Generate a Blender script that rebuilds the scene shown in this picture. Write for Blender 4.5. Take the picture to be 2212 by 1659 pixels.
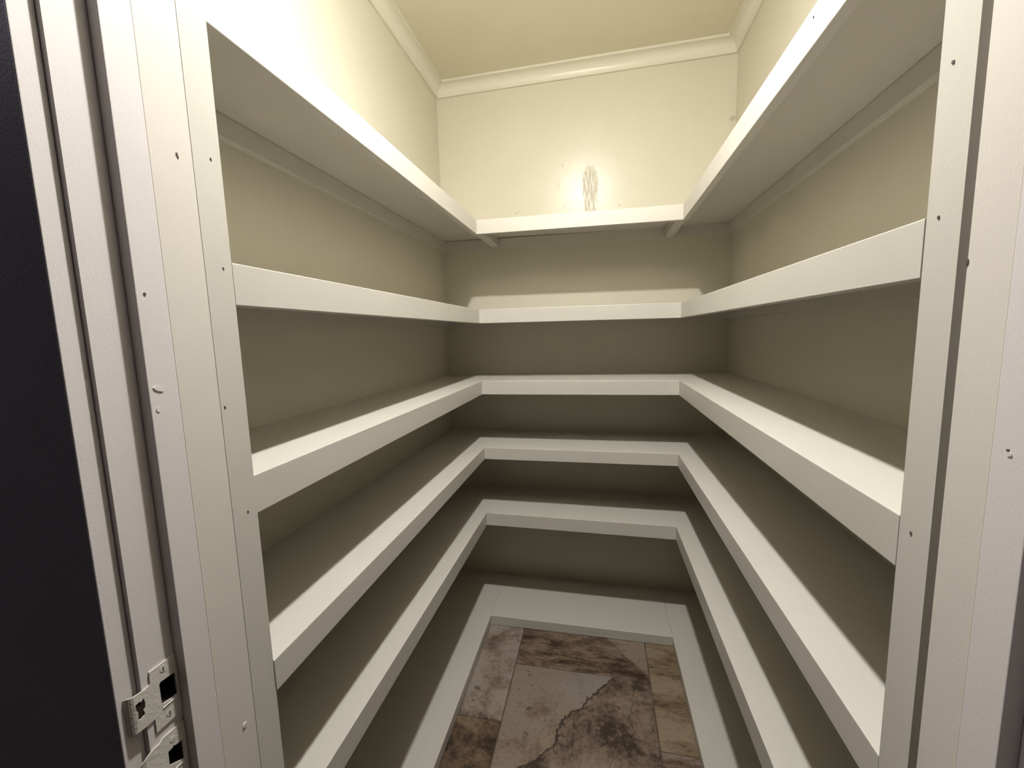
import bpy, bmesh, math, random
from mathutils import Vector, Matrix

random.seed(4)
sc = bpy.context.scene
for o in list(bpy.data.objects):
    bpy.data.objects.remove(o, do_unlink=True)

# ------------------------------------------------------------------ camera
CAM = (0.46962, -1.95282, 1.27517)
YAW, PITCH, ROLL, FPX = 0.20783, -0.11870, -0.02734, 887.926
fwd = Vector((-math.sin(YAW) * math.cos(PITCH), math.cos(YAW) * math.cos(PITCH), math.sin(PITCH)))
r0 = Vector((math.cos(YAW), math.sin(YAW), 0))
u0 = r0.cross(fwd)
cr, sr = math.cos(ROLL), math.sin(ROLL)
right = cr * r0 + sr * u0
up = -sr * r0 + cr * u0
cam_d = bpy.data.cameras.new('camera')
cam_d.sensor_fit = 'HORIZONTAL'
cam_d.sensor_width = 36.0
cam_d.lens = FPX / 2212.0 * 36.0
cam_d.clip_start = 0.01
cam = bpy.data.objects.new('camera', cam_d)
sc.collection.objects.link(cam)
m = Matrix.Identity(4)
for i in range(3):
    m[i][0], m[i][1], m[i][2], m[i][3] = right[i], up[i], -fwd[i], CAM[i]
cam.matrix_world = m
sc.camera = cam

# ------------------------------------------------------------------ world, lamps, exposure
w = bpy.data.worlds.new('world')
sc.world = w
w.use_nodes = True
w.node_tree.nodes['Background'].inputs[0].default_value = (0.78, 0.72, 0.86, 1)
w.node_tree.nodes['Background'].inputs[1].default_value = 0.02

ka = bpy.data.lights.new('kitchen_fill', 'AREA')  # added unseen light, placed to brighten the charcoal wall and right door stop
ka.shape = 'DISK'
ka.size = 0.16
ka.energy = 5.0
ka.color = (0.95, 0.88, 1.0)
kao = bpy.data.objects.new('kitchen_fill', ka)
kao.location = (-0.90, -1.87, 2.25)
sc.collection.objects.link(kao)

BULB = (0.3814, -1.3034, 2.3333)
BULB_POWER = 3400.0
sc.view_settings.view_transform = 'Standard'
sc.view_settings.look = 'None'
sc.view_settings.exposure = 0.0
sc.view_settings.gamma = 1.0
sc.view_settings.use_curve_mapping = False
sc.cycles.max_bounces = 16
sc.cycles.diffuse_bounces = 12
sc.cycles.glossy_bounces = 4
sc.cycles.sample_clamp_indirect = 8.0


# ------------------------------------------------------------------ materials
def new_mat(name):
    mt = bpy.data.materials.new(name)
    mt.use_nodes = True
    nt = mt.node_tree
    return mt, nt, nt.nodes['Principled BSDF']


def node(nt, typ, **kw):
    n = nt.nodes.new(typ)
    for k, v in kw.items():
        setattr(n, k, v)
    return n


def math_node(nt, op, a, b=None, c=None, clamp=False):
    n = nt.nodes.new('ShaderNodeMath')
    n.operation = op
    n.use_clamp = clamp
    for i, v in enumerate((a, b, c)):
        if v is None:
            continue
        if isinstance(v, (int, float)):
            n.inputs[i].default_value = v
        else:
            nt.links.new(v, n.inputs[i])
    return n.outputs[0]


def mix(nt, fac, a, b, blend='MIX'):
    n = nt.nodes.new('ShaderNodeMix')
    n.data_type = 'RGBA'
    n.blend_type = blend
    for s, v in ((n.inputs[0], fac), (n.inputs[6], a), (n.inputs[7], b)):
        if isinstance(v, (int, float)):
            s.default_value = v
        elif isinstance(v, tuple):
            s.default_value = (*v[:3], 1)
        else:
            nt.links.new(v, s)
    return n.outputs[2]


def noise(nt, vec, scale, detail=4.0, rough=0.55, dist=0.0):
    n = nt.nodes.new('ShaderNodeTexNoise')
    n.inputs['Scale'].default_value = scale
    n.inputs['Detail'].default_value = detail
    n.inputs['Roughness'].default_value = rough
    n.inputs['Distortion'].default_value = dist
    if vec is not None:
        nt.links.new(vec, n.inputs['Vector'])
    return n


def ramp(nt, fac, stops):
    n = nt.nodes.new('ShaderNodeValToRGB')
    el = n.color_ramp.elements
    while len(el) < len(stops):
        el.new(0.5)
    for e, (p, c) in zip(el, stops):
        e.position = p
        e.color = (*c, 1) if isinstance(c, tuple) else (c, c, c, 1)
    nt.links.new(fac, n.inputs[0])
    return n.outputs[0]


def smooth(nt, v, lo, hi):
    n = nt.nodes.new('ShaderNodeMapRange')
    n.interpolation_type = 'SMOOTHSTEP'
    n.inputs['From Min'].default_value = lo
    n.inputs['From Max'].default_value = hi
    nt.links.new(v, n.inputs['Value'])
    return n.outputs[0]


def paint(name, col, rough, bump=0.05, scale=260.0, var=0.02, spec=0.5):
    mt, nt, p = new_mat(name)
    tc = node(nt, 'ShaderNodeTexCoord')
    p.inputs['Roughness'].default_value = rough
    p.inputs['Specular IOR Level'].default_value = spec
    n1 = noise(nt, tc.outputs['Object'], 5.0, 3)
    dark = tuple(c * (1 - 2 * var) for c in col)
    c = mix(nt, smooth(nt, n1.outputs[0], 0.35, 0.65), dark, col)
    nt.links.new(c, p.inputs['Base Color'])
    n2 = noise(nt, tc.outputs['Object'], scale, 2)
    b = node(nt, 'ShaderNodeBump')
    b.inputs['Strength'].default_value = bump
    b.inputs['Distance'].default_value = 0.002
    nt.links.new(n2.outputs[0], b.inputs['Height'])
    nt.links.new(b.outputs[0], p.inputs['Normal'])
    return mt


M_WALL = paint('wall_paint', (0.585, 0.555, 0.455), 0.42, 0.10, 120, 0.01)
M_CEIL = paint('ceiling_paint', (0.64, 0.60, 0.475), 0.45, 0.08, 160, 0.01)
M_TRIM = paint('crown_paint', (0.66, 0.63, 0.54), 0.32, 0.06, 200, 0.01)
M_SHELF = paint('shelf_paint', (0.56, 0.536, 0.478), 0.42, 0.05, 300, 0.01)
M_FRAME = paint('door_frame_paint', (0.66, 0.618, 0.605), 0.45, 0.06, 420, 0.012)  # mauve cast of the kitchen light mixed into the white
M_JAMB = paint('warm_lit_jamb_paint', (0.64, 0.598, 0.54), 0.45, 0.06, 420, 0.012)  # frame white with the warm pantry light put into the colour
M_DARK = paint('charcoal_paint', (0.275, 0.250, 0.280), 0.6, 0.15, 500, 0.05, 0.3)
M_CAVITY = paint('cavity_shade', (0.035, 0.026, 0.019), 0.9, 0.2, 80, 0.1, 0.2)  # near-black: shade inside the hollows put into the colour
M_HOLE = paint('filler_stain', (0.11, 0.09, 0.075), 0.8, 0.1, 80, 0.1, 0.2)
M_GROUT = paint('grout', (0.13, 0.095, 0.07), 0.9, 0.3, 200, 0.1, 0.2)
M_PLATE = paint('painted_metal', (0.66, 0.62, 0.56), 0.33, 0.25, 240, 0.05)
M_PORCELAIN = paint('porcelain', (0.8, 0.79, 0.76), 0.25, 0.0, 100, 0.0)


def back_wall_material():
    """ivory semi-gloss paint with the scuffs, the patched rectangle and the matt smear seen on the back wall"""
    mt, nt, p = new_mat('back_wall_paint')
    tc = node(nt, 'ShaderNodeTexCoord')
    sep = node(nt, 'ShaderNodeSeparateXYZ')
    nt.links.new(tc.outputs['Object'], sep.inputs[0])
    X, Z = sep.outputs[0], sep.outputs[2]
    wob = noise(nt, tc.outputs['Object'], 60.0, 4).outputs[0]
    wobs = math_node(nt, 'MULTIPLY', math_node(nt, 'SUBTRACT', wob, 0.5), 0.030)
    base = (0.585, 0.555, 0.455)

    def box(x0, x1, z0, z1, soft, wobble=True):
        xx = math_node(nt, 'ADD', X, wobs) if wobble else X
        a = math_node(nt, 'ABSOLUTE', math_node(nt, 'SUBTRACT', xx, (x0 + x1) / 2))
        b = math_node(nt, 'ABSOLUTE', math_node(nt, 'SUBTRACT', Z, (z0 + z1) / 2))
        a = math_node(nt, 'SUBTRACT', a, (x1 - x0) / 2)
        b = math_node(nt, 'SUBTRACT', b, (z1 - z0) / 2)
        return smooth(nt, math_node(nt, 'MAXIMUM', a, b), soft, -soft)

    def ell(x, z, rx, rz, soft=0.25, wobble=False):
        xx = math_node(nt, 'ADD', X, wobs) if wobble else X
        a = math_node(nt, 'DIVIDE', math_node(nt, 'SUBTRACT', xx, x), rx)
        b = math_node(nt, 'DIVIDE', math_node(nt, 'SUBTRACT', Z, z), rz)
        d = math_node(nt, 'ADD', math_node(nt, 'MULTIPLY', a, a), math_node(nt, 'MULTIPLY', b, b))
        return smooth(nt, d, 1 + soft, 1 - soft)

    # brushed streaks inside the smear
    st = node(nt, 'ShaderNodeMapping')
    st.inputs['Scale'].default_value = (150, 1, 22)
    nt.links.new(tc.outputs['Object'], st.inputs[0])
    streak = noise(nt, st.outputs[0], 1.0, 3).outputs[0]
    smear = math_node(nt, 'MAXIMUM', ell(0.437, 1.925, 0.034, 0.085, 0.28, True),
                      box(0.414, 0.466, 1.815, 1.915, 0.007))
    smear_s = math_node(nt, 'MULTIPLY', smear, smooth(nt, streak, 0.62, 0.42))
    rect = box(0.318, 0.412, 1.826, 1.866, 0.003)
    rect_in = box(0.322, 0.408, 1.830, 1.861, 0.003)
    outline = math_node(nt, 'SUBTRACT', rect, rect_in, clamp=True)
    dots = None
    for d in ((0.0997, 1.834, .005, .004), (0.5643, 1.832, .004, .006), (0.2969, 1.940, .0025, .011),
              (0.3167, 2.023, .003, .008), (0.1175, 1.839, .010, .0015), (0.498, 1.832, .002, .003),
              (0.3238, 1.845, .002, .009), (1.012, 2.132, .012, .010), (0.343, 1.823, .005, .003)):
        e = ell(*d)
        dots = e if dots is None else math_node(nt, 'MAXIMUM', dots, e)
    # faint pencil curl
    ring = math_node(nt, 'SUBTRACT', ell(-0.108, 2.122, .016, .030, .1), ell(-0.106, 2.116, .013, .028, .1), clamp=True)
    col = mix(nt, smooth(nt, noise(nt, tc.outputs['Object'], 4, 3).outputs[0], .3, .7), tuple(c * .98 for c in base), base)
    col = mix(nt, math_node(nt, 'MULTIPLY', smear, 0.45), col, (0.50, 0.46, 0.375))
    col = mix(nt, math_node(nt, 'MULTIPLY', smear_s, 0.5), col, (0.38, 0.34, 0.28))
    col = mix(nt, math_node(nt, 'MULTIPLY', outline, 0.45), col, (0.50, 0.45, 0.36))
    col = mix(nt, math_node(nt, 'MULTIPLY', ring, 0.22), col, (0.50, 0.45, 0.36))
    col = mix(nt, math_node(nt, 'MULTIPLY', dots, 0.62), col, (0.36, 0.30, 0.24))
    nt.links.new(col, p.inputs['Base Color'])
    rg = math_node(nt, 'ADD', 0.295, math_node(nt, 'MULTIPLY', smear_s, 0.22))
    p.inputs['Specular IOR Level'].default_value = 0.36
    nt.links.new(rg, p.inputs['Roughness'])
    h = math_node(nt, 'ADD', noise(nt, tc.outputs['Object'], 140.0, 2).outputs[0],
                  math_node(nt, 'MULTIPLY', smear_s, 0.8))
    b = node(nt, 'ShaderNodeBump')
    b.inputs['Strength'].default_value = 0.16
    b.inputs['Distance'].default_value = 0.002
    nt.links.new(h, b.inputs['Height'])
    nt.links.new(b.outputs[0], p.inputs['Normal'])
    return mt


def stone(name, light, mid, dark, bias=0.0, seed=0.0, band=False, split=False, corner=False):
    """polished travertine; bias moves the tile towards light or dark"""
    mt, nt, p = new_mat(name)
    tc = node(nt, 'ShaderNodeTexCoord')
    mp = node(nt, 'ShaderNodeMapping')
    mp.inputs['Location'].default_value = (seed, seed * 1.7, 0)
    if band:
        mp.inputs['Scale'].default_value = (0.7, 2.2, 1)
        mp.inputs['Rotation'].default_value = (0, 0, 0.45)
    nt.links.new(tc.outputs['Object'], mp.inputs[0])
    v = mp.outputs[0]
    raw = tc.outputs['Object']
    sep = node(nt, 'ShaderNodeSeparateXYZ')
    nt.links.new(raw, sep.inputs[0])
    X, Y = sep.outputs[0], sep.outputs[1]
    big = noise(nt, v, 5.5, 6, 0.6, 0.5).outputs[0]
    midn = noise(nt, v, 19.0, 6, 0.65, 0.3).outputs[0]
    fine = noise(nt, v, 75.0, 5, 0.7, 0.0).outputs[0]
    spots = noise(nt, v, 34.0, 4, 0.6, 0.3).outputs[0]
    f = math_node(nt, 'ADD', math_node(nt, 'MULTIPLY', big, 0.50), math_node(nt, 'MULTIPLY', midn, 0.28))
    f = math_node(nt, 'ADD', f, math_node(nt, 'MULTIPLY', fine, 0.22))
    f = math_node(nt, 'MULTIPLY_ADD', math_node(nt, 'SUBTRACT', f, 0.5), 1.35, 0.5 + bias)
    wob = math_node(nt, 'SUBTRACT', noise(nt, raw, 9.0, 8, 0.62).outputs[0], 0.5)
    crack = None
    if split:
        # a natural fissure runs diagonally across the slab: one side is pale, the other brown
        line = math_node(nt, 'ADD', math_node(nt, 'MULTIPLY', X, 1.0), math_node(nt, 'MULTIPLY', Y, -0.72))
        line = math_node(nt, 'ADD', line, math_node(nt, 'MULTIPLY', wob, 0.16))
        side = smooth(nt, line, 0.891, 0.905)
        f = math_node(nt, 'SUBTRACT', f, math_node(nt, 'MULTIPLY', side, 0.115))
        near = math_node(nt, 'ABSOLUTE', math_node(nt, 'SUBTRACT', line, 0.898))
        crack = smooth(nt, near, 0.007, 0.0015)
        l2 = math_node(nt, 'ADD', math_node(nt, 'MULTIPLY', X, 0.93), math_node(nt, 'MULTIPLY', Y, -0.30))
        l2 = math_node(nt, 'ADD', l2, math_node(nt, 'MULTIPLY', wob, 0.22))
        c2 = smooth(nt, math_node(nt, 'ABSOLUTE', math_node(nt, 'SUBTRACT', l2, 0.735)), 0.004, 0.001)
        crack = math_node(nt, 'MAXIMUM', crack, math_node(nt, 'MULTIPLY', c2, 0.8))
        f = math_node(nt, 'ADD', f, math_node(nt, 'MULTIPLY', smooth(nt, X, 0.40, 0.15), 0.02))
    if corner:
        line = math_node(nt, 'ADD', X, math_node(nt, 'MULTIPLY', Y, 1.0))
        line = math_node(nt, 'ADD', line, math_node(nt, 'MULTIPLY', wob, 0.10))
        f = math_node(nt, 'ADD', f, math_node(nt, 'MULTIPLY', smooth(nt, line, 0.165, 0.180), 0.12))
    col = ramp(nt, f, [(0.36, dark), (0.455, mid), (0.57, light)])
    col = mix(nt, math_node(nt, 'MULTIPLY', smooth(nt, spots, 0.60, 0.68), 0.65), col, dark)
    vein = math_node(nt, 'ABSOLUTE', math_node(nt, 'SUBTRACT', noise(nt, v, 5.0, 8, 0.66, 0.6).outputs[0], 0.5))
    vm = smooth(nt, vein, 0.007, 0.001)
    col = mix(nt, math_node(nt, 'MULTIPLY', vm, 0.35), col, dark)
    if split:
        dx = math_node(nt, 'MULTIPLY', math_node(nt, 'SUBTRACT', X, 0.47), 7.0)
        dy = math_node(nt, 'MULTIPLY', math_node(nt, 'SUBTRACT', Y, -0.585), 11.0)
        dd = math_node(nt, 'ADD', math_node(nt, 'MULTIPLY', dx, dx), math_node(nt, 'MULTIPLY', dy, dy))
        dd = math_node(nt, 'ADD', dd, math_node(nt, 'MULTIPLY', wob, 3.0))
        g = math_node(nt, 'MULTIPLY', smooth(nt, dd, 1.6, 0.2), math_node(nt, 'SUBTRACT', 1.0, side))
        col = mix(nt, math_node(nt, 'MULTIPLY', g, 0.55), col, (0.27, 0.24, 0.22))
    if crack is not None:
        col = mix(nt, math_node(nt, 'MULTIPLY', crack, 0.9), col, (0.03, 0.02, 0.015))
    nt.links.new(col, p.inputs['Base Color'])
    p.inputs['Roughness'].default_value = 0.5
    p.inputs['Specular IOR Level'].default_value = 0.35
    b = node(nt, 'ShaderNodeBump')
    b.inputs['Strength'].default_value = 0.35
    b.inputs['Distance'].default_value = 0.004
    hgt = math_node(nt, 'SUBTRACT', f, vm)
    nt.links.new(hgt, b.inputs['Height'])
    nt.links.new(b.outputs[0], p.inputs['Normal'])
    return mt


M_WALLB = back_wall_material()


# ------------------------------------------------------------------ mesh helpers
def link(name, bm, mats, parent=None, smooth_shade=False):
    bmesh.ops.recalc_face_normals(bm, faces=bm.faces)
    me = bpy.data.meshes.new(name)
    bm.to_mesh(me)
    bm.free()
    for mt in (mats if isinstance(mats, (list, tuple)) else [mats]):
        me.materials.append(mt)
    if smooth_shade:
        for f in me.polygons:
            f.use_smooth = True
    o = bpy.data.objects.new(name, me)
    sc.collection.objects.link(o)
    if parent is not None:
        o.parent = parent
        o.matrix_parent_inverse = parent.matrix_world.inverted()
    return o


def empty(name, loc=(0, 0, 0)):
    o = bpy.data.objects.new(name, None)
    o.empty_display_size = 0.05
    o.location = loc
    sc.collection.objects.link(o)
    o.matrix_world = Matrix.Translation(loc)
    return o


def tag(o, label, cat, group=None):
    o['label'] = label
    o['category'] = cat
    if group:
        o['group'] = group


def prism(bm, top, bot):
    """closed solid between two matching rings of points"""
    a = [bm.verts.new(v) for v in top]
    b = [bm.verts.new(v) for v in bot]
    bm.faces.new(a)
    bm.faces.new(b[::-1])
    n = len(a)
    for i in range(n):
        bm.faces.new((a[i], b[i], b[(i + 1) % n], a[(i + 1) % n]))
    return a, b


def box(bm, x0, x1, y0, y1, z0, z1, bevel=0.0, seg=2):
    t = [(x0, y0, z1), (x1, y0, z1), (x1, y1, z1), (x0, y1, z1)]
    b = [(x, y, z0) for x, y, _ in t]
    a, c = prism(bm, t, b)
    if bevel:
        es = set()
        for v in a + c:
            es.update(v.link_edges)
        bmesh.ops.bevel(bm, geom=list(es), offset=bevel, segments=seg, affect='EDGES', profile=0.5)


def mk_box(name, dims, mat, parent=None, bevel=0.0, seg=2):
    bm = bmesh.new()
    box(bm, *dims, bevel, seg)
    return link(name, bm, mat, parent)


def extrude_profile(bm, prof, axis_pts):
    """sweep a closed 2-D ring of points given as callables along stations"""
    rings = [[bm.verts.new(p) for p in st] for st in axis_pts]
    n = len(rings[0])
    for k in range(len(rings) - 1):
        for i in range(n):
            bm.faces.new((rings[k][i], rings[k][(i + 1) % n], rings[k + 1][(i + 1) % n], rings[k + 1][i]))
    bm.faces.new(rings[0])
    bm.faces.new(rings[-1][::-1])


# ------------------------------------------------------------------ room dimensions
XL, XR0 = -0.2646, 1.0243
def xr(y): return XR0 + 0.0025 * -y
CEIL = 2.4278
YF = -1.5236              # pantry side of the front wall
YO = -1.6628              # kitchen side of the front wall
AR = 0.768
T = 0.019                 # board thickness of lips and cleats

# ------------------------------------------------------------------ structure
bm = bmesh.new(); box(bm, XL - 0.12, XL, YF, 0.12, -0.05, CEIL)
link('wall_left', bm, M_WALL)['kind'] = 'structure'
bm = bmesh.new()
prism(bm, [(xr(YF), YF, CEIL), (XR0 + .12, YF, CEIL), (XR0 + .12, .12, CEIL), (XR0, .12, CEIL), (XR0, 0, CEIL)],
      [(xr(YF), YF, -.05), (XR0 + .12, YF, -.05), (XR0 + .12, .12, -.05), (XR0, .12, -.05), (XR0, 0, -.05)])
link('wall_right', bm, M_WALL)['kind'] = 'structure'
bm = bmesh.new(); box(bm, XL, XR0, 0.0, 0.12, -0.05, CEIL)
link('wall_back', bm, M_WALLB)['kind'] = 'structure'
bm = bmesh.new(); box(bm, XL - .12, XR0 + .12, YF, .12, CEIL, CEIL + .1)
link('ceiling', bm, M_CEIL)['kind'] = 'structure'

# front wall with the doorway cut out; charcoal on the kitchen side, ivory inside
HEAD = 2.045
JL, JR = -0.0137, AR + 0.0137          # rabbet faces of the jambs
RO_L, RO_R = JL - 0.034, JR + 0.034  # rough opening
bm = bmesh.new()
YK = -1.6432              # plane between the wall body and its charcoal kitchen face
CE = 0.0022               # visible width of the white casing edge
box(bm, -1.9, RO_L, YK, YF, -0.05, CEIL + .1)
box(bm, RO_R, 2.6, YK, YF, -0.05, CEIL + .1)
box(bm, RO_L, RO_R, YK, YF, HEAD + .034, CEIL + .1)
n_body = len(bm.faces)
box(bm, -1.9, -0.0197 - CE, YO, YK, -0.05, CEIL + .1)
box(bm, AR + 0.0197 + CE, 2.6, YO, YK, -0.05, CEIL + .1)
box(bm, -0.0197 - CE, AR + 0.0197 + CE, YO, YK, HEAD + .024, CEIL + .1)
bm.faces.ensure_lookup_table()
for k, f in enumerate(bm.faces):
    f.material_index = 1 if k >= n_body else 0
wf = link('wall_front', bm, [M_WALL, M_DARK])
wf['kind'] = 'structure'

# crown moulding: cove profile, offset from wall / drop below ceiling
cove = [(0.0, 0.0532), (0.0082, 0.0532), (0.0096, 0.0520), (0.0098, 0.0490)]
for k in range(1, 10):
    a = math.radians(90 * k / 10)
    cove.append((0.0098 + 0.0312 * (1 - math.cos(a)), 0.0490 - 0.0385 * math.sin(a)))
cove += [(0.0420, 0.0095), (0.0466, 0.0095), (0.0466, 0.0), (0.0, 0.0)]
bm = bmesh.new()
extrude_profile(bm, cove, [[(XL + o, YF, CEIL - d) for o, d in cove], [(XL + o, -o, CEIL - d) for o, d in cove]])
link('trim_1', bm, M_TRIM)['kind'] = 'structure'
bm = bmesh.new()
extrude_profile(bm, cove, [[(XL + o, -o, CEIL - d) for o, d in cove], [(XR0 - o, -o, CEIL - d) for o, d in cove]])
link('trim_2', bm, M_TRIM)['kind'] = 'structure'
bm = bmesh.new()
extrude_profile(bm, cove, [[(XR0 - o, -o, CEIL - d) for o, d in cove], [(xr(YF) - o, YF, CEIL - d) for o, d in cove]])
link('trim_3', bm, M_TRIM)['kind'] = 'structure'

# ------------------------------------------------------------------ floor: grout bed with stone tiles
bm = bmesh.new(); box(bm, -1.9, 2.6, -4.2, .12, -0.06, -0.0035)
floor = link('floor', bm, M_GROUT)
floor['kind'] = 'structure'
LT, MD, DK = (0.29, 0.235, 0.185), (0.19, 0.135, 0.095), (0.055, 0.036, 0.024)
S_CENTRE = stone('travertine_split', (0.26, 0.205, 0.155), (0.175, 0.125, 0.09), (0.05, 0.034, 0.023), 0.035, 3.1, split=True)
S_BACK = stone('travertine_brown', (0.25, 0.20, 0.155), (0.15, 0.10, 0.066), (0.045, 0.028, 0.018), -0.045, 7.7, band=True, corner=True)
S_PALE = stone('travertine_pale', (0.30, 0.255, 0.21), (0.18, 0.135, 0.10), DK, 0.035, 12.3)
S_DARK = stone('travertine_dark', (0.22, 0.16, 0.105), (0.12, 0.078, 0.046), (0.035, 0.022, 0.014), -0.03, 17.9)
S_GOLD = stone('travertine_gold', (0.27, 0.21, 0.145), (0.18, 0.125, 0.075), DK, 0.02, 23.2, band=True)
tiles = [
    (0.1535, 0.6525, -1.020, -0.5205, S_CENTRE), (0.1535, 0.6525, -0.5175, -0.018, S_BACK),
    (-0.2600, 0.1500, -0.7660, -0.018, S_PALE), (-0.2600, 0.1500, -1.270, -0.7695, S_DARK),
    (0.6560, 1.0200, -0.7740, -0.322, S_GOLD), (0.6560, 1.0200, -0.3185, -0.018, S_PALE),
    (0.6560, 1.0200, -1.020, -0.7775, S_BACK),
]
for j in range(6):
    y1 = -1.0235 - j * 0.503
    for i in range(-3, 4):
        x0 = 0.1535 + i * 0.503
        xx0, xx1, yy1 = x0, x0 + 0.4995, y1
        if i == -1 and j == 0:
            yy1 = -1.2735
        if j == 0 and (i < -1 or i > 1):
            continue
        tiles.append((xx0, xx1, y1 - 0.4995, yy1, (S_PALE, S_DARK, S_GOLD, S_BACK, S_CENTRE)[(i * 3 + j * 2) % 5]))
for x0, x1, y0, y1, mt in tiles:
    bm = bmesh.new()
    dz = random.uniform(-.0006, 0.0)
    box(bm, x0, x1, y0, y1, -0.012, dz, 0.0015, 1)
    link('tile', bm, mt, floor)

# ------------------------------------------------------------------ door frame
door = empty('door_1', (AR / 2, (YF + YO) / 2, 0))
door['kind'] = 'structure'
YJ = -1.6430
STOP0, STOP1 = -1.6062, -1.5742


def cut_holes(o, boxes):
    """boolean the given boxes out of a mesh object"""
    for d in boxes:
        bm2 = bmesh.new(); box(bm2, *d)
        c = link('cutter', bm2, M_CAVITY)
        md = o.modifiers.new('cut', 'BOOLEAN')
        md.operation = 'DIFFERENCE'; md.solver = 'EXACT'; md.object = c
        dg = bpy.context.evaluated_depsgraph_get(); dg.update()
        me = bpy.data.meshes.new_from_object(o.evaluated_get(dg))
        o.modifiers.clear()
        o.data = me
        cm = c.data
        bpy.data.objects.remove(c, do_unlink=True); bpy.data.meshes.remove(cm)


jl = mk_box('jamb', (RO_L, JL, YJ, STOP1 + .001, 0, HEAD + .034), M_FRAME)
cut_holes(jl, [(JL - .026, JL + .01, -1.6269, -1.6096, .8703, .8984), (JL - .026, JL + .01, -1.6272, -1.6114, .7878, .8124)])
jl.data.materials.append(M_CAVITY)
for f in jl.data.polygons:
    c = f.center
    if -.9 < -c.z < -.7 and RO_L + .001 < c.x < JL - .0005 and -1.63 < c.y < -1.605:
        f.material_index = 1
jl.parent = door; jl.matrix_parent_inverse = door.matrix_world.inverted()
mk_box('jamb_extension', (RO_L, -0.0003, STOP1, YF, 0, HEAD + .034), M_JAMB, door, .0006, 1)
mk_box('door_stop', (JL, 0.0, STOP0, STOP1, 0, HEAD), M_FRAME, door, .0009)
mk_box('jamb', (JR, RO_R, YJ, STOP1 + .001, 0, HEAD + .034), M_FRAME, door)
mk_box('jamb_extension', (AR + .0012, RO_R, STOP1, -1.5321, 0, HEAD + .034), M_JAMB, door, .002)
mk_box('door_stop', (AR, JR, STOP0, STOP1, 0, HEAD), M_FRAME, door, .0009)
mk_box('head_jamb', (JL, JR, YJ, YF, HEAD, HEAD + .034), M_FRAME, door)
mk_box('door_stop', (0, AR, STOP0, STOP1, HEAD - .011, HEAD), M_FRAME, door, .002)
# white edge of the casing lining the opening
mk_box('casing', (-0.0197 - CE, -0.0197, -1.6633, YK, 0, HEAD + .02), M_FRAME, door, .0008)
mk_box('casing', (AR + .0197, AR + .0197 + CE, -1.6633, YK, 0, HEAD + .02), M_FRAME, door, .0008)
mk_box('casing', (-0.0197, AR + .0197, -1.6633, YK, HEAD + .02, HEAD + .024), M_FRAME, door, .0008)


def dent(name, loc, nx, ry, rz, parent, mat, rot=0.0, lift=.0006):
    """small shallow disc lying on a face whose normal is +-x"""
    bm = bmesh.new()
    n = 9
    ring = []
    for k in range(n):
        a = 2 * math.pi * k / n
        s = random.uniform(.75, 1.1)
        yy, zz = ry * math.cos(a) * s, rz * math.sin(a) * s
        yy, zz = yy * math.cos(rot) - zz * math.sin(rot), yy * math.sin(rot) + zz * math.cos(rot)
        ring.append((yy, zz))
    prism(bm, [(loc[0] + nx * lift, loc[1] + a, loc[2] + b) for a, b in ring],
          [(loc[0] - nx * .001, loc[1] + a, loc[2] + b) for a, b in ring])
    return link(name, bm, mat, parent)


dent('paint_chip', (-.0003, -1.5428, 1.4891), 1, .0013, .004, door, M_HOLE, .3)
dent('paint_chip', (0, -1.5976, 1.3288), 1, .0014, .0020, door, M_HOLE)
dent('paint_drip', (0, -1.5961, 1.2273), 1, .0060, .0030, door, M_FRAME, -.5, .0009)
dent('paint_drip', (0, -1.5985, 1.2050), 1, .0025, .0030, door, M_FRAME, 0, .0006)
dent('paint_drip', (-.0003, -1.5413, .7605), 1, .0030, .0038, door, M_FRAME, -.6, .0012)
dent('paint_chip', (AR + .0012, -1.5335, 1.3244), -1, .0016, .0030, door, M_HOLE)
dent('paint_chip', (AR, -1.587, 1.1799), -1, .0013, .0014, door, M_HOLE, .2)
dent('paint_drip', (AR, -1.5885, 1.1775), -1, .0022, .0020, door, M_FRAME, .2, .0006)

# ------------------------------------------------------------------ stiles at the ends of the shelves
ul = mk_box('stile', (-T, 0.0, -1.5236, -1.4852, 0, 1.7215), M_SHELF)
tag(ul, 'flat white stile left of the aisle, where the left shelf lips end at the doorway', 'stile', 'white stiles beside the doorway')
ur = mk_box('stile', (AR, AR + T, -1.5249, -1.4862, 0, 1.728), M_SHELF)
mk_box('gap_light_block', (AR + T + .0005, RO_R - .0005, -1.5249, -1.5240, 0, 1.728), M_JAMB, door)  # added strip, blocks bulb light so the gap beside the jamb stays dark
tag(ur, 'flat white stile right of the aisle, beside a dark gap at the door jamb', 'stile', 'white stiles beside the doorway')
for y, z in ((-1.4996, 1.5016), (-1.4985, 1.3697), (-1.5179, 1.1928), (-1.5005, 1.045), (-1.512, .64)):
    dent('nail_hole', (0, y, z), 1, .0011, .0021, ul, M_HOLE, .4)
for y, z in ((-1.501, 1.4967), (-1.5005, 1.3689), (-1.5021, 1.0727)):
    dent('nail_hole', (AR, y, z), -1, .0015, .0019, ur, M_HOLE, -.4)

# ------------------------------------------------------------------ shelves
S0 = -1.48516
B0 = -0.32594
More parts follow.
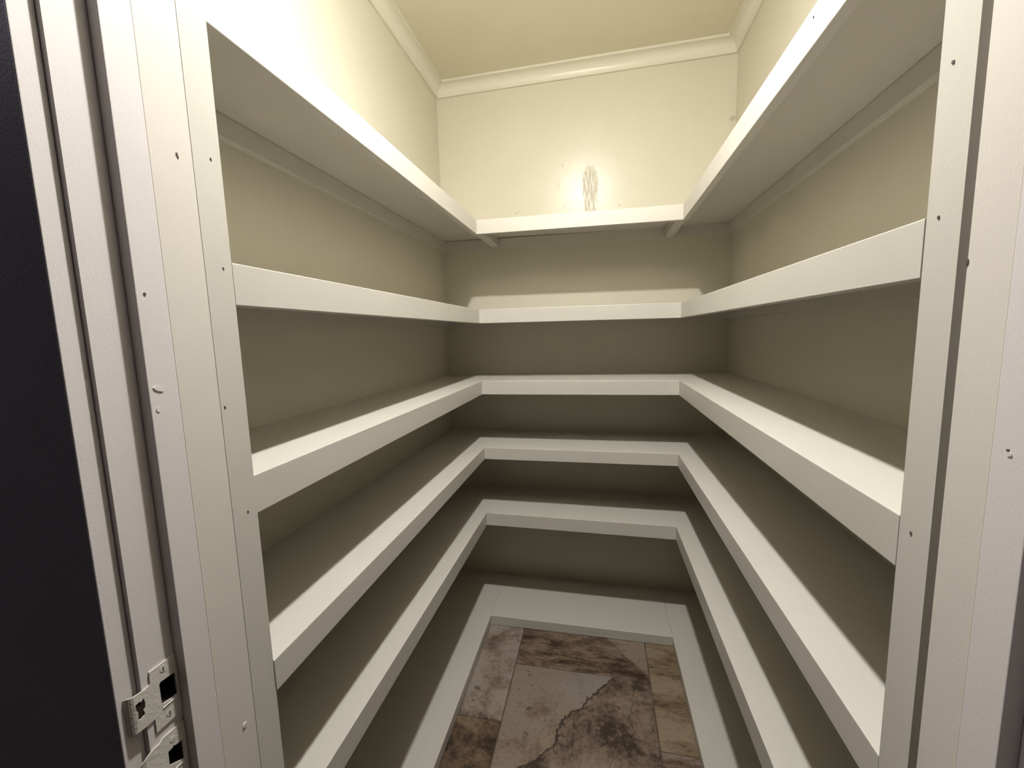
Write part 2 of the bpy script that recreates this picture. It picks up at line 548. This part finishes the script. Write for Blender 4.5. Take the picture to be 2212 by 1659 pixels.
# z, dFL, dBL, dBR, dFR, lip height, xl, xr, b, board thickness
SH = [
    (1.72679, -.00435, .00440, -.00238, .00232, .05432, -.00161, .00335, .00557, .006),
    (1.37755, .00196, .00342, -.00089, -.00449, .05578, -.00134, .00074, -.00118, .012),
    (1.08821, .00280, .00100, .00052, -.00431, .05583, -.00021, -.00004, -.00104, .012),
    (0.80820, .00047, -.00011, -.00110, .00074, .04955, .00155, .00018, -.00405, .012),
    (0.51857, .00919, .00092, -.00612, -.00400, .05505, -.00093, -.00005, -.00020, .012),
    (0.04025, -.00046, .00283, .00027, -.00264, .055, .00288, -.00452, .00091, .012),
]
LABELS = [
    'topmost white U-shaped pantry shelf, seen from below, with two short support rails at the back',
    'second white U-shaped shelf from the top, bright strip of wall above its back lip',
    'third white U-shaped shelf from the top, just below eye level, its upper face barely visible',
    'fourth white U-shaped shelf from the top, between the eye-level shelf and the two lowest',
    'fifth white U-shaped shelf from the top, next above the lowest shelf on the floor',
    'lowest white U-shaped shelf, lying on the brown stone tile floor',
]


def lip(bm, p0, p1, inward, h, floor_z=None):
    """fascia board from p0 to p1 (top room-side edge), thickness away from `inward`"""
    off = Vector(inward) * -T
    pts = []
    for p in (p0, p1):
        p = Vector(p)
        zb = p.z - h if floor_z is None else floor_z
        pts.append([p, p + off, Vector((p.x + off.x, p.y + off.y, zb)), Vector((p.x, p.y, zb))])
    a, b = prism(bm, pts[0], pts[1])
    es = []
    for e in bm.edges:
        for i in (0, 3):
            if set(e.verts) == {a[i], b[i]}:
                es.append(e)
    bmesh.ops.bevel(bm, geom=es, offset=.0014, segments=2, affect='EDGES', profile=.5)


for i, (z, dfl, dbl, dbr, dfr, h, xl, xrr, db, bt) in enumerate(SH):
    fl, bl = Vector((xl, S0, z + dfl)), Vector((xl, B0 + db, z + dbl))
    fr, br = Vector((AR + xrr, S0, z + dfr)), Vector((AR + xrr, B0 + db, z + dbr))
    yb = bl.y

    def zl(y): return fl.z + (bl.z - fl.z) * (y - fl.y) / (bl.y - fl.y)
    def zr(y): return fr.z + (br.z - fr.z) * (y - fr.y) / (br.y - fr.y)
    root = empty('pantry_shelf', (AR / 2, 0, z))
    tag(root, LABELS[i], 'shelf', 'U-shaped shelves lining the pantry')
    e = .0004
    S0b = S0 - .036
    # side boards run the full depth, the back board fills in between them
    ring = [(XL, S0b), (xl - T, S0b), (xl - T, yb + T), (xl, yb + T), (xl, -e), (XL, -e)]
    bm = bmesh.new()
    prism(bm, [(x, y, zl(y)) for x, y in ring], [(x, y, zl(y) - bt) for x, y in ring])
    link('shelf_board', bm, M_SHELF, root)
    X = AR + xrr
    ring = [(xr(S0b), S0b), (X + T, S0b), (X + T, yb + T), (X, yb + T), (X, -e), (XR0, -e)]
    bm = bmesh.new()
    prism(bm, [(x, y, zr(y)) for x, y in ring], [(x, y, zr(y) - bt) for x, y in ring])
    link('shelf_board', bm, M_SHELF, root)
    g = .0009 if i == 5 else .0002
    ring = [(xl + g, yb + T, zl(yb + T)), (X - g, yb + T, zr(yb + T)), (X - g, -e, zr(0)), (xl + g, -e, zl(0))]
    bm = bmesh.new()
    prism(bm, ring, [(x, y, zz - bt) for x, y, zz in ring])
    link('shelf_board', bm, M_SHELF, root)
    # lips
    fz = .0006 if i == 5 else None
    gl = .0022 if i == 1 else 0.0
    yl = yb + T
    bm = bmesh.new()
    lip(bm, (xl, S0 + gl, zl(S0 + gl)), (xl, yl, zl(yl)), (1, 0, 0), h, fz and .004)
    link('front_lip', bm, M_SHELF, root)
    bm = bmesh.new()
    lip(bm, (X, S0 + gl, zr(S0 + gl)), (X, yl, zr(yl)), (-1, 0, 0), h, fz and .005)
    link('front_lip', bm, M_SHELF, root)
    bm = bmesh.new()
    lip(bm, (xl + .0002, yb, bl.z), (X - .0002, yb, br.z), (0, -1, 0), h, fz)
    link('front_lip', bm, M_SHELF, root)
    # wall cleats under the boards
    ch = .0425 if i < 5 else .026
    def cleat(p0, p1, off):
        bm = bmesh.new()
        q = [Vector(p) for p in (p0, p1)]
        o = Vector(off)
        t = [q[0], q[1], q[1] + o, q[0] + o]
        prism(bm, t, [v - Vector((0, 0, ch)) for v in t])
        link('cleat', bm, M_SHELF, root)
    d = bt + .0012
    cleat((XL, S0b, zl(S0b) - d), (XL, -e, zl(0) - d), (T, 0, 0))
    cleat((xr(S0b), S0b, zr(S0b) - d), (XR0, -e, zr(0) - d), (-T, 0, 0))
    cleat((XL + T, -e, zl(0) - d), (XR0 - T, -e, zr(0) - d), (0, -T, 0))
    if i == 0:
        for xa, xb, zf in ((-.0225, .0145, zl), (AR - .0145, AR + .0225, zr)):
            bm = bmesh.new()
            t = [(xa, yb + T + .001, zf(yb) - .0065), (xb, yb + T + .001, zf(yb) - .0065), (xb, -T - .0004, zf(0) - .0065), (xa, -T - .0004, zf(0) - .0065)]
            a, b = prism(bm, t, [(x, y, zz - .042) for x, y, zz in t])
            es = [e2 for e2 in bm.edges if e2.verts[0] in b and e2.verts[1] in b and abs(e2.verts[0].co.y - e2.verts[1].co.y) > .1]
            bmesh.ops.bevel(bm, geom=es, offset=.007, segments=3, affect='EDGES', profile=.5)
            link('support_rail', bm, M_SHELF, root)
        dent('nail_hole', (X, -1.2336, 1.7126), -1, .002, .0018, root, M_HOLE)


# ------------------------------------------------------------------ strike plates on the left jamb
def K(y, z):
    return -1.95282 + (y + 1.95282) * 1.0056, 1.27517 + (z - 1.27517) * 1.0056


def plate(name, outline, hole, thick, curl_y, curl_r):
    """sheet-metal plate on the jamb face with one real hole; the lip beyond curl_y bends back towards the wall"""
    bm = bmesh.new()
    def grid_pts(pts): return [bm.verts.new((0, *K(y, z))) for y, z in pts]
    o = grid_pts(outline)
    edges = [bm.edges.new((o[k], o[(k + 1) % len(o)])) for k in range(len(o))]
    for hl in hole:
        q = grid_pts(hl)
        edges += [bm.edges.new((q[k], q[(k + 1) % len(q)])) for k in range(len(q))]
    bmesh.ops.triangle_fill(bm, use_beauty=True, edges=edges)
    for k in range(1, 6):
        yy = curl_y - k * .0022
        bmesh.ops.bisect_plane(bm, geom=bm.verts[:] + bm.edges[:] + bm.faces[:], plane_co=(0, yy, 0), plane_no=(0, 1, 0))
    for v in bm.verts:
        if v.co.y < curl_y:
            s = curl_y - v.co.y
            a = min(s / curl_r, 1.35)
            rest = s - a * curl_r
            v.co.y = curl_y - curl_r * math.sin(a) - rest * math.cos(a)
            v.co.x = -curl_r * (1 - math.cos(a)) - rest * math.sin(a)
    r = bmesh.ops.extrude_face_region(bm, geom=bm.faces[:])
    for v in r['geom']:
        if isinstance(v, bmesh.types.BMVert):
            v.co.x += thick
    for v in bm.verts:
        v.co.x += JL + .0003
    return link(name, bm, M_PLATE)


def arc(cy, cz, ry, rz, a0, a1, n):
    return [(cy + ry * math.cos(math.radians(a0 + (a1 - a0) * k / n)), cz + rz * math.sin(math.radians(a0 + (a1 - a0) * k / n))) for k in range(n + 1)]


out1 = [(-1.6085, .9210), (-1.6366, .9213), (-1.6372, .9075), (-1.6430, .9065)] + \
       arc(-1.6600, .8995, .006, .0085, 90, 180, 3) + arc(-1.6600, .8730, .006, .0075, 180, 270, 3) + \
       [(-1.6430, .8650), (-1.6370, .8650), (-1.6372, .8482), (-1.6085, .8485)]
h1a = [(-1.6115, .8996), (-1.6270, .9012), (-1.6287, .8990), (-1.6285, .8765), (-1.6270, .8745), (-1.6128, .8720), (-1.6113, .8740)]
h1b = [(-1.6450, .8985), (-1.6478, .8960), (-1.6490, .8980), (-1.6530, .8975), (-1.6530, .8915), (-1.6515, .8880),
       (-1.6522, .8790), (-1.6490, .8780), (-1.6455, .8800), (-1.6462, .8850), (-1.6446, .8870), (-1.6440, .8925)]
sp = plate('strike_plate', out1, [h1a, h1b], .0014, -1.6500, .0075)
tag(sp, 'upper painted metal strike plate with square latch hole and jagged screw hole on left jamb', 'strike plate', 'strike plates on the left jamb')
for y, z in (K(-1.6229, .9140), K(-1.6222, .8588)):
    bm = bmesh.new()
    ring = [(.0036 * math.cos(k * math.pi / 6), .0036 * math.sin(k * math.pi / 6)) for k in range(12)]
    prism(bm, [(JL + .0021, y + a * .9, z + b) for a, b in ring], [(JL + .0010, y + a, z + b) for a, b in ring])
    s = link('screw', bm, M_PLATE, sp)
    mk_box('screw_slot', (JL + .0020, JL + .0024, y - .0005, y + .0005, z - .0028, z + .0028), M_HOLE, s)
mk_box('hole_shade_plug', (-.0197, JL + .0006, -1.6525, -1.6432, .8735, .8985), M_CAVITY, sp)  # dark plug added behind the jagged hole, standing in for its shade
mk_box('bent_tab', (JL + .0012, JL + .0026, -1.6266, -1.6110, .8672, .8682), M_PLATE, sp, .0005)

out2 = [(-1.6085, .8348), (-1.6320, .8368)] + arc(-1.6400, .8040, .0225, .0300, 80, 280, 12) + [(-1.6320, .7690), (-1.6085, .7690)]
h2 = [(-1.6128, .8140), (-1.6210, .8152), (-1.6225, .8175), (-1.6240, .8155), (-1.6291, .8154), (-1.6295, .7985), (-1.6215, .7940), (-1.6137, .7902)]
sp2 = plate('strike_plate', out2, [h2], .0014, -1.6470, .0095)
tag(sp2, 'lower painted metal strike plate with rounded lip, cut by the bottom of the picture', 'strike plate', 'strike plates on the left jamb')
mk_box('bent_tab', (JL + .0012, JL + .0026, -1.6266, -1.6122, .7846, .7856), M_PLATE, sp2, .0005)
bm = bmesh.new()
ring = [(.0036 * math.cos(k * math.pi / 6), .0036 * math.sin(k * math.pi / 6)) for k in range(12)]
prism(bm, [(JL + .0021, -1.6207 + a * .9, .8230 + b) for a, b in ring], [(JL + .0010, -1.6207 + a, .8230 + b) for a, b in ring])
link('screw', bm, M_PLATE, sp2)

# ------------------------------------------------------------------ bare bulb in a porcelain ceiling holder
lamp = empty('ceiling_light', (BULB[0], BULB[1], CEIL))
tag(lamp, 'bare round bulb in a white porcelain ceiling holder inside the pantry, above the picture', 'light')


def lathe(name, prof, mat, n=28):
    bm = bmesh.new()
    rings = []
    for r, z in prof:
        if r < 1e-5:
            rings.append([bm.verts.new((BULB[0], BULB[1], z))])
        else:
            rings.append([bm.verts.new((BULB[0] + r * math.cos(2 * math.pi * k / n), BULB[1] + r * math.sin(2 * math.pi * k / n), z)) for k in range(n)])
    for a, b in zip(rings, rings[1:]):
        for k in range(n):
            va, vb = a[k % len(a)], a[(k + 1) % n % len(a)]
            vc, vd = b[(k + 1) % n % len(b)], b[k % len(b)]
            vs = []
            for v in (va, vb, vc, vd):
                if v not in vs:
                    vs.append(v)
            if len(vs) > 2:
                bm.faces.new(vs)
    return link(name, bm, mat, lamp, True)


lathe('holder', [(0, CEIL - .0005), (.056, CEIL - .0005), (.056, CEIL - .010), (.044, CEIL - .020), (.024, CEIL - .024), (.021, CEIL - .046), (0, CEIL - .046)], M_PORCELAIN)
mt, nt, p = new_mat('lit_bulb')
em = node(nt, 'ShaderNodeEmission')
em.inputs[0].default_value = (1.0, 0.985, 0.96, 1)
R = .040
em.inputs[1].default_value = BULB_POWER
nt.links.new(em.outputs[0], nt.nodes['Material Output'].inputs[0])
bz = BULB[2]
A, B = .028, .008
prof = [(0, bz - B)] + [(A * math.sin(math.radians(a)), bz - B * math.cos(math.radians(a))) for a in range(12, 91, 13)] + [(.0278, bz + .002)]
lathe('bulb', prof, mt)
lathe('bulb_base', [(.0278, bz + .0021), (.030, bz + .010), (.027, bz + .024), (.018, bz + .044), (.014, bz + .0485), (0, bz + .0485)], M_PORCELAIN)
